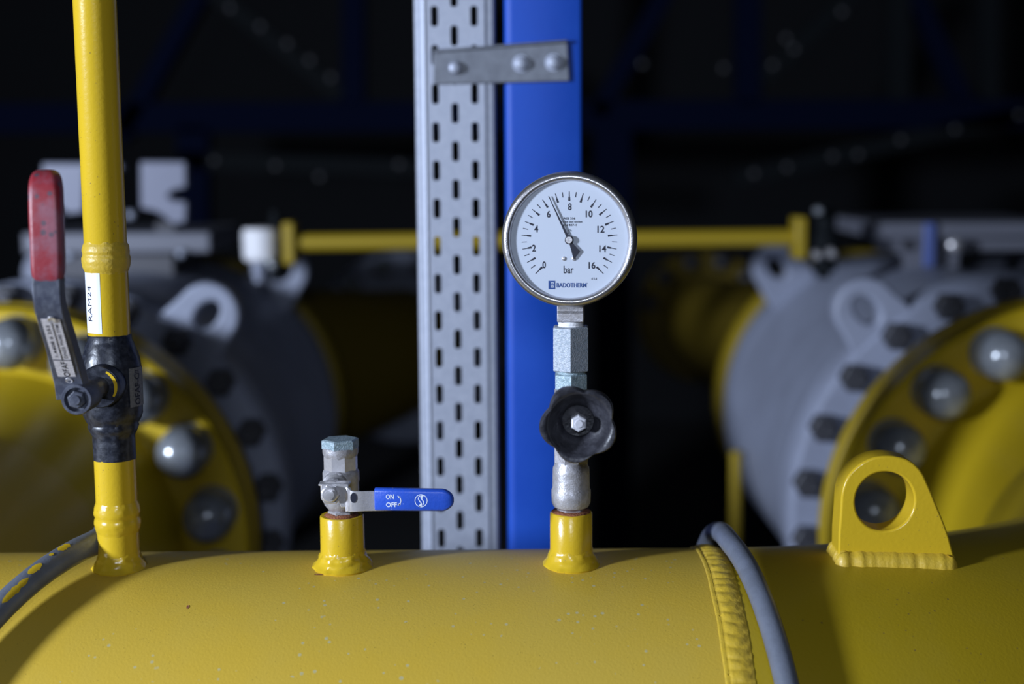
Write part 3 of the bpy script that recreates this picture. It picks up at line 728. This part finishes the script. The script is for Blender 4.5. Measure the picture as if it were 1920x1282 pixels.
for s in (-1, 1):
    W2 = cw / 2
    strip([(s * (W2 - .010), 0), (s * (W2 - .0045), 0), (s * (W2 - .002), .0007), (s * (W2 - .0007), .002), (s * W2, .0045), (s * W2, .040), (s * (W2 - .015), .040)])
bmesh.ops.remove_doubles(bm, verts=bm.verts, dist=.0002)
bm.normal_update()
for f in list(bm.faces):
    c_ = f.calc_center_median(); o_ = Vector((c_.x, c_.y - .02, 0))
    if abs(c_.y) < .0001: o_ = Vector((0, -1, 0))
    if f.normal.dot(o_) < 0: f.normal_flip()
bmesh.ops.solidify(bm, geom=bm.faces[:], thickness=.0018)
obj('channel_section', bm, 'galv', ch, ang=24)
bm = bmesh.new(); box(bm, (0, .02, .006), (cw - .002, .12, .012)); obj('foot_plate', bm, 'galv', ch)

YPp = 1.42
p0_, p1_ = P(949, 560, YPp), P(1092, 560, YPp); pw = p1_.x - p0_.x
po = empty('steel_post', ((p0_.x + p1_.x) / 2, YPp, 0), 'bright blue painted square steel post behind the pressure gauge', 'post')
bm = bmesh.new()
sec = [(-pw / 2 + .0085, 0), (pw / 2 - .003, 0), (pw / 2 - .0008, .0008), (pw / 2, .003), (pw / 2, .08), (-pw / 2, .08), (-pw / 2, .006), (-pw / 2 + .002, .0025), (-pw / 2 + .005, .0006)]
sec = [(x, y) for x, y in sec]
loft(bm, [[Vector((x, y, z)) for x, y in sec] for z in (.012, 2.62)])
obj('post_tube', bm, 'blue', po, ang=60)
bm = bmesh.new(); box(bm, (0, .04, .006), (pw, .14, .012)); obj('foot_plate', bm, 'blue', po)

br = empty('bracket', P(938, 118, YR - .004), 'galvanised strip bracket bolted across the slotted channel and blue post', 'bracket')
bp = lambda x, y, Y=YR - .006: P(x, y, Y) - br.location
bm = bmesh.new()
c4 = [bp(812, 98), bp(1064, 79), bp(1068, 152), bp(812, 158)]
loft(bm, [[Vector((p.x, y, p.z)) for p in c4] for y in (0.000, .0035)])
lip = [bp(812, 98), bp(1064, 79)]
loft(bm, [[Vector((p.x, y, p.z + dz)) for y, dz in ((-.0035, -.0002), (.0035, -.0002), (.0035, .0025), (-.0035, .0025))] for p in lip])
o = obj('strip', bm, 'galv_dull', br); bevel(o, .001)
for x, y, r in ((853, 127, .0062), (977, 119, .0068), (1038, 117, .0068)):
    bm = bmesh.new(); c_ = bp(x, y); mt = T((c_.x, 0, c_.z)) @ RY
    if r > .0065: lathe(bm, [(.0086, -.0012), (.0086, .0), (.002, .0)], mt, 28)
    lathe(bm, [(r, -.001), (r, -.004), (r * .8, -.0062), (r * .35, -.0075), (.0001, -.0078)], mt, 24); obj('bolt', bm, 'galv', br)

# ------------------------------------------------------------------ big grey valves behind
def eye(parent, off, X, Y, ang, R0=.315):
    """lifting eye plate in a plane across the valve axis"""
    bm = bmesh.new(); n = 48; r_h = .374; ro = .047
    c0 = Vector((r_h * sin(ang), r_h * cos(ang)))
    outer = []
    ux = Vector((sin(ang), cos(ang))); tx = Vector((cos(ang), -sin(ang)))
    for i in range(n):
        a = 2 * pi * i / n
        l, m = cos(a), sin(a)          # l along radial, m tangential
        pr_ = ro * l if l > 0 else l * (r_h - R0 + .03)
        wd = ro * m * (1 + (.95 * (-l) ** 1.5 if l < 0 else 0))
        outer.append(c0 + ux * pr_ + tx * wd)
    inner = [c0 + ux * .023 * cos(2 * pi * i / n) + tx * .015 * sin(2 * pi * i / n) for i in range(n)]
    holed(bm, [(p.x + X, p.y + ZC) for p in outer], [(p.x + X, p.y + ZC) for p in inner], Y, Y + .035, T(-off))
    o = obj('lifting_eye', bm, 'grey', parent, ang=40); bevel(o, .006, 3); return o
YV = YF + .098
def valve(X, label):
    r = empty('flanged_valve', (X, YV, ZC - .36), label, 'valve', 'big grey flanged valves behind the yellow pipe')
    off = Vector(r.location); m = T(-off) @ T((X, 0, ZC)) @ RY
    bm = bmesh.new(); lathe(bm, [(.2, YV), (.285, YV), (.29, YV + .006), (.29, YV + .050), (.285, YV + .055), (.27, YV + .06), (.262, YV + .11), (.2, YV + .13)], m, 128); obj('end_flange', bm, 'grey', r)
    bm = bmesh.new(); lathe(bm, [(.20, YV + .10), (.334, YV + .10), (.341, YV + .108), (.343, YV + .12), (.343, YV + .17), (.335, YV + .176), (.328, YV + .19), (.318, YV + .30), (.314, YV + .42), (.314, YV + .84), (.317, YV + .846), (.319, YV + .86), (.319, YV + .90), (.310, YV + .91), (.20, YV + .91)], m, 128); obj('body', bm, 'grey', r)
    bm = bmesh.new(); lathe(bm, [(.2, YV + .90), (.26, YV + .90), (.262, YV + .96), (.30, YV + .965), (.30, YV + 1.02), (.2, YV + 1.02)], m, 96); obj('end_flange', bm, 'grey', r)
    for k in range(24):
        a = radians(15 * k + 7.5); 
        if cos(a) < -.35: continue
        bm = bmesh.new(); mm = m @ T((.322 * sin(a) * 1, 0, 0))
        mm = T(-off) @ T((X + .322 * sin(a), 0, ZC + .322 * cos(a))) @ RY
        hexp(bm, .036, YV + .072, YV + .100, mm, ch=.002); lathe(bm, [(.011, YV + .058), (.012, YV + .061), (.012, YV + .08)], mm, 16)
        obj('stud_nut', bm, 'darkgrey', r)
    for s in (-1, 1):
        eye(r, off, X, YV + .105, s * radians(39)); eye(r, off, X, YV + .83, s * radians(38))
    return r, off
gl, offl = valve(XL, 'large grey flanged valve on the left, mostly in shade, with bright lifting eye')
gr, offr = valve(XR, 'large grey flanged valve on the right with blue-grey sheen on its drum')
# actuator mounts on top of the valves
def blk(parent, off, x0, x1, y0, y1, Y0, Y1, name, m, bv=.004):
    a, b = P(x0, y0, Y0), P(x1, y1, Y0); bm = bmesh.new()
    box(bm, ((a.x + b.x) / 2, (Y0 + Y1) / 2, (a.z + b.z) / 2), (abs(b.x - a.x), Y1 - Y0, abs(a.z - b.z)), T(-off)); o = obj(name, bm, m, parent); bevel(o, bv); return o
YM = 2.50
blk(gl, offl, 40, 395, 437, 474, YM, YM + .3, 'top_plate', 'plategrey')
blk(gl, offl, 110, 330, 474, 560, YM + .04, YM + .26, 'neck', 'darkgrey')
# slotted upright plates with a notch
def plate(parent, off, pts, Y, th, name, m):
    bm = bmesh.new(); prism(bm, [(lambda q: (q.x, q.z))(P(x, y, Y)) for x, y in pts], Y, Y + th, T(-off)); o = obj(name, bm, m, parent); bevel(o, .003); return o
plate(gl, offl, [(262, 303), (348, 303), (349, 352), (330, 355), (318, 362), (314, 368), (322, 374), (336, 377), (350, 378), (348, 418), (322, 420), (305, 404), (290, 396), (263, 390)], YM, .03, 'mounting_bracket', 'lightgrey')
plate(gl, offl, [(78, 306), (228, 306), (228, 320), (160, 322), (158, 398), (128, 402), (110, 388), (80, 385)], YM, .03, 'mounting_bracket', 'lightgrey')
plate(gl, offl, [(90, 398), (112, 398), (112, 440), (90, 440)], YM + .02, .03, 'mounting_foot', 'grey')
plate(gl, offl, [(290, 416), (330, 416), (330, 440), (290, 440)], YM + .02, .03, 'mounting_foot', 'darkgrey')
for x, y in ((245, 403), (130, 480), (340, 475), (65, 455)):
    bm = bmesh.new(); q = P(x, y, YM - .01) - offl; sphere(bm, q, .0085); obj('bolt', bm, 'galv', gl)
blk(gr, offr, 1640, 1990, 417, 446, YM, YM + .3, 'top_plate', 'plategrey')
plate(gr, offr, [(1645, 446), (1990, 446), (1985, 470), (1800, 472), (1796, 528), (1760, 540), (1700, 528), (1692, 478), (1668, 470), (1652, 474)], YM + .02, .04, 'mounting_bracket', 'plategrey')
blk(gr, offr, 1735, 1752, 418, 500, YM - .012, YM, 'highlight_strip', 'highlight_blue', .002)  # soft bluish highlight on the mount, built as a coloured strip
bm = bmesh.new(); q = P(1787, 459, YM - .01) - offr; lathe(bm, [(.011, 0), (.011, -.012), (.006, -.016), (.0001, -.017)], T(q) @ RY, 24); obj('bolt', bm, 'steel', gr)
bm = bmesh.new(); q = P(1706, 461, YM) - offr; lathe(bm, [(.010, .018), (.010, .012), (.0001, .012)], T(q) @ RY, 24); obj('bolt_hole', bm, 'darkgrey', gr)

# yellow pipes that leave the valves at the back
def backpipe(X, tx, ty, Yf, Rf, label, nb, capm, flm):
    r = empty('gas_pipe', (X, YV + 1.02, ZC - .3), label, 'pipe', 'yellow pipes leaving the back of the grey valves'); off = Vector(r.location)
    e = P(tx, ty, Yf); bm = bmesh.new(); rings = []
    Y0 = YV + 1.10
    prof = [(.2, YV + 1.022, 0), (.312, YV + 1.022, 0), (.316, YV + 1.03, 0), (.316, YV + 1.075, 0), (.312, YV + 1.082, 0), (.25, YV + 1.086, 0)]
    for R_, Y_, f_ in prof: rings.append([Vector((X + R_ * cos(2 * pi * k / 72), Y_, ZC + R_ * sin(2 * pi * k / 72))) - off for k in range(72)])
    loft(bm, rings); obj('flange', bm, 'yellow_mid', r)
    rings = []; n = 20
    for i in range(n + 1):
        t = i / n; s_ = t * t * (3 - 2 * t); cx_, cz_ = X + (e.x - X) * s_, ZC + (e.z - ZC) * s_; R_ = .235 + (Rf * .62 - .235) * s_
        rings.append([Vector((cx_ + R_ * cos(2 * pi * k / 64), YV + 1.08 + (Yf - YV - 1.08) * t, cz_ + R_ * sin(2 * pi * k / 64))) - off for k in range(64)])
    loft(bm := bmesh.new(), rings); obj('reducer', bm, 'yellow_shaded', r)
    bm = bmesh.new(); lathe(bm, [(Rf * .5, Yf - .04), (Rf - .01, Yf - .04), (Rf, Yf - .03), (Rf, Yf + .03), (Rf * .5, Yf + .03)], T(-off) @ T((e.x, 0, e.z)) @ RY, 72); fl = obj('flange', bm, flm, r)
    for k in range(nb):
        a = 2 * pi * (k + .5) / nb; rr = Rf * .87
        if cos(a) < -.2: continue
        bm = bmesh.new(); lathe(bm, [(.026, -.040), (.026, -.062), (.018, -.078), (.0001, -.084)], T(-off) @ T((e.x + rr * sin(a), Yf, e.z + rr * cos(a))) @ RY, 20); obj('bolt_cap', bm, capm, fl)
    bm = bmesh.new(); lathe(bm, [(Rf * .62, Yf), (Rf * .62, 4.6)], T(-off) @ T((e.x, 0, e.z)) @ RY, 48); obj('pipe_run', bm, 'yellow_shaded', r)
backpipe(XR, 1318, 592, 4.3, .200, 'yellow pipe narrowing to a distant flange left of the right grey valve', 12, 'darkgrey', 'yellow_shaded')
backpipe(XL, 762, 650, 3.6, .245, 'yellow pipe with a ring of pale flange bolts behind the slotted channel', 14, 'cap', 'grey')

# ------------------------------------------------------------------ slim yellow line between the two valves
YB = 2.42
by = empty('slim_pipe', P(1020, 447, YB), 'slim horizontal yellow pipe with square end flanges joining the two small fittings', 'pipe')
o0 = Vector(by.location); a, b = P(545, 455, YB) - o0, P(1497, 445, YB) - o0
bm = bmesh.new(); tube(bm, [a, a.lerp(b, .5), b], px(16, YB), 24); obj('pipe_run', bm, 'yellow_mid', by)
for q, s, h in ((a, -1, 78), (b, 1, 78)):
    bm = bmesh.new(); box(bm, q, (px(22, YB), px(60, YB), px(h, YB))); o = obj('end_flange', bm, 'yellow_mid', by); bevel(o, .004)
def fitting(x, yt, yb_, w, label, parts):
    r = empty('small_valve', P(x, yb_, YB), label, 'valve', 'small dark fittings at the ends of the slim yellow pipe'); off = Vector(r.location)
    zt_ = P(x, yt, YB).z - off.z; w_ = px(w, YB)
    bm = bmesh.new(); lathe(bm, [(.010, -.012), (.010, -.002), (w_ * .42, 0), (w_ * .42, zt_ * .2), (w_ * .5, zt_ * .24), (w_ * .5, zt_ * .55), (w_ * .38, zt_ * .62), (w_ * .38, zt_ * .82), (w_ * .25, zt_ * .86), (w_ * .25, zt_)], seg=28); obj('body', bm, 'darkgreen', r)
    for (bx_, by_, br_, m_) in parts:
        bm = bmesh.new(); q = P(bx_, by_, YB - w_ * .5) - off; lathe(bm, [(px(br_, YB), .012), (px(br_, YB), -.006), (px(br_ * .5, YB), -.014), (.0001, -.015)], T(q) @ RY, 20); obj('bolt', bm, m_, r)
    return r, off
fr, fo = fitting(1545, 385, 508, 52, 'dark upright fitting with bright bolts at the right end of the slim pipe', [(1532, 478, 9, 'steel'), (1558, 474, 10, 'steel'), (1535, 395, 8, 'cap')])
fl_, fo = fitting(519, 395, 512, 34, 'dark upright fitting beside the white cap at the left end of the slim pipe', [(513, 497, 10, 'cap'), (508, 488, 7, 'cap')])
wc = empty('capped_vent', P(486, 516, YB), 'small grey vent stem with a bright white cap left of the slim pipe', 'cap'); off = Vector(wc.location)
bm = bmesh.new(); lathe(bm, [(.009, -.012), (.009, -.001), (px(13, YB), .0), (px(14, YB), P(488, 484, YB).z - off.z)], seg=24); obj('stem', bm, 'grey', wc)
bm = bmesh.new(); c_ = P(490, 457, YB) - off
lathe(bm, [(.001, -.029), (.026, -.029), (.031, -.024), (.032, .018), (.029, .026), (.001, .028)], T(c_), 40); obj('cap', bm, 'white', wc)
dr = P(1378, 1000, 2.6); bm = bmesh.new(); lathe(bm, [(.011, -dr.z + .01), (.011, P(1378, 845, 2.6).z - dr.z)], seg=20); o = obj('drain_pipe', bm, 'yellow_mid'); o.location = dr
tag(o, 'thin vertical yellow drain pipe beside the right grey valve', 'pipe')

# ------------------------------------------------------------------ dark steel frame far behind
YT = 4.7
fr_ = empty('steel_truss', (0, YT, 0), 'dark blue steel truss spanning the unlit background', 'frame')
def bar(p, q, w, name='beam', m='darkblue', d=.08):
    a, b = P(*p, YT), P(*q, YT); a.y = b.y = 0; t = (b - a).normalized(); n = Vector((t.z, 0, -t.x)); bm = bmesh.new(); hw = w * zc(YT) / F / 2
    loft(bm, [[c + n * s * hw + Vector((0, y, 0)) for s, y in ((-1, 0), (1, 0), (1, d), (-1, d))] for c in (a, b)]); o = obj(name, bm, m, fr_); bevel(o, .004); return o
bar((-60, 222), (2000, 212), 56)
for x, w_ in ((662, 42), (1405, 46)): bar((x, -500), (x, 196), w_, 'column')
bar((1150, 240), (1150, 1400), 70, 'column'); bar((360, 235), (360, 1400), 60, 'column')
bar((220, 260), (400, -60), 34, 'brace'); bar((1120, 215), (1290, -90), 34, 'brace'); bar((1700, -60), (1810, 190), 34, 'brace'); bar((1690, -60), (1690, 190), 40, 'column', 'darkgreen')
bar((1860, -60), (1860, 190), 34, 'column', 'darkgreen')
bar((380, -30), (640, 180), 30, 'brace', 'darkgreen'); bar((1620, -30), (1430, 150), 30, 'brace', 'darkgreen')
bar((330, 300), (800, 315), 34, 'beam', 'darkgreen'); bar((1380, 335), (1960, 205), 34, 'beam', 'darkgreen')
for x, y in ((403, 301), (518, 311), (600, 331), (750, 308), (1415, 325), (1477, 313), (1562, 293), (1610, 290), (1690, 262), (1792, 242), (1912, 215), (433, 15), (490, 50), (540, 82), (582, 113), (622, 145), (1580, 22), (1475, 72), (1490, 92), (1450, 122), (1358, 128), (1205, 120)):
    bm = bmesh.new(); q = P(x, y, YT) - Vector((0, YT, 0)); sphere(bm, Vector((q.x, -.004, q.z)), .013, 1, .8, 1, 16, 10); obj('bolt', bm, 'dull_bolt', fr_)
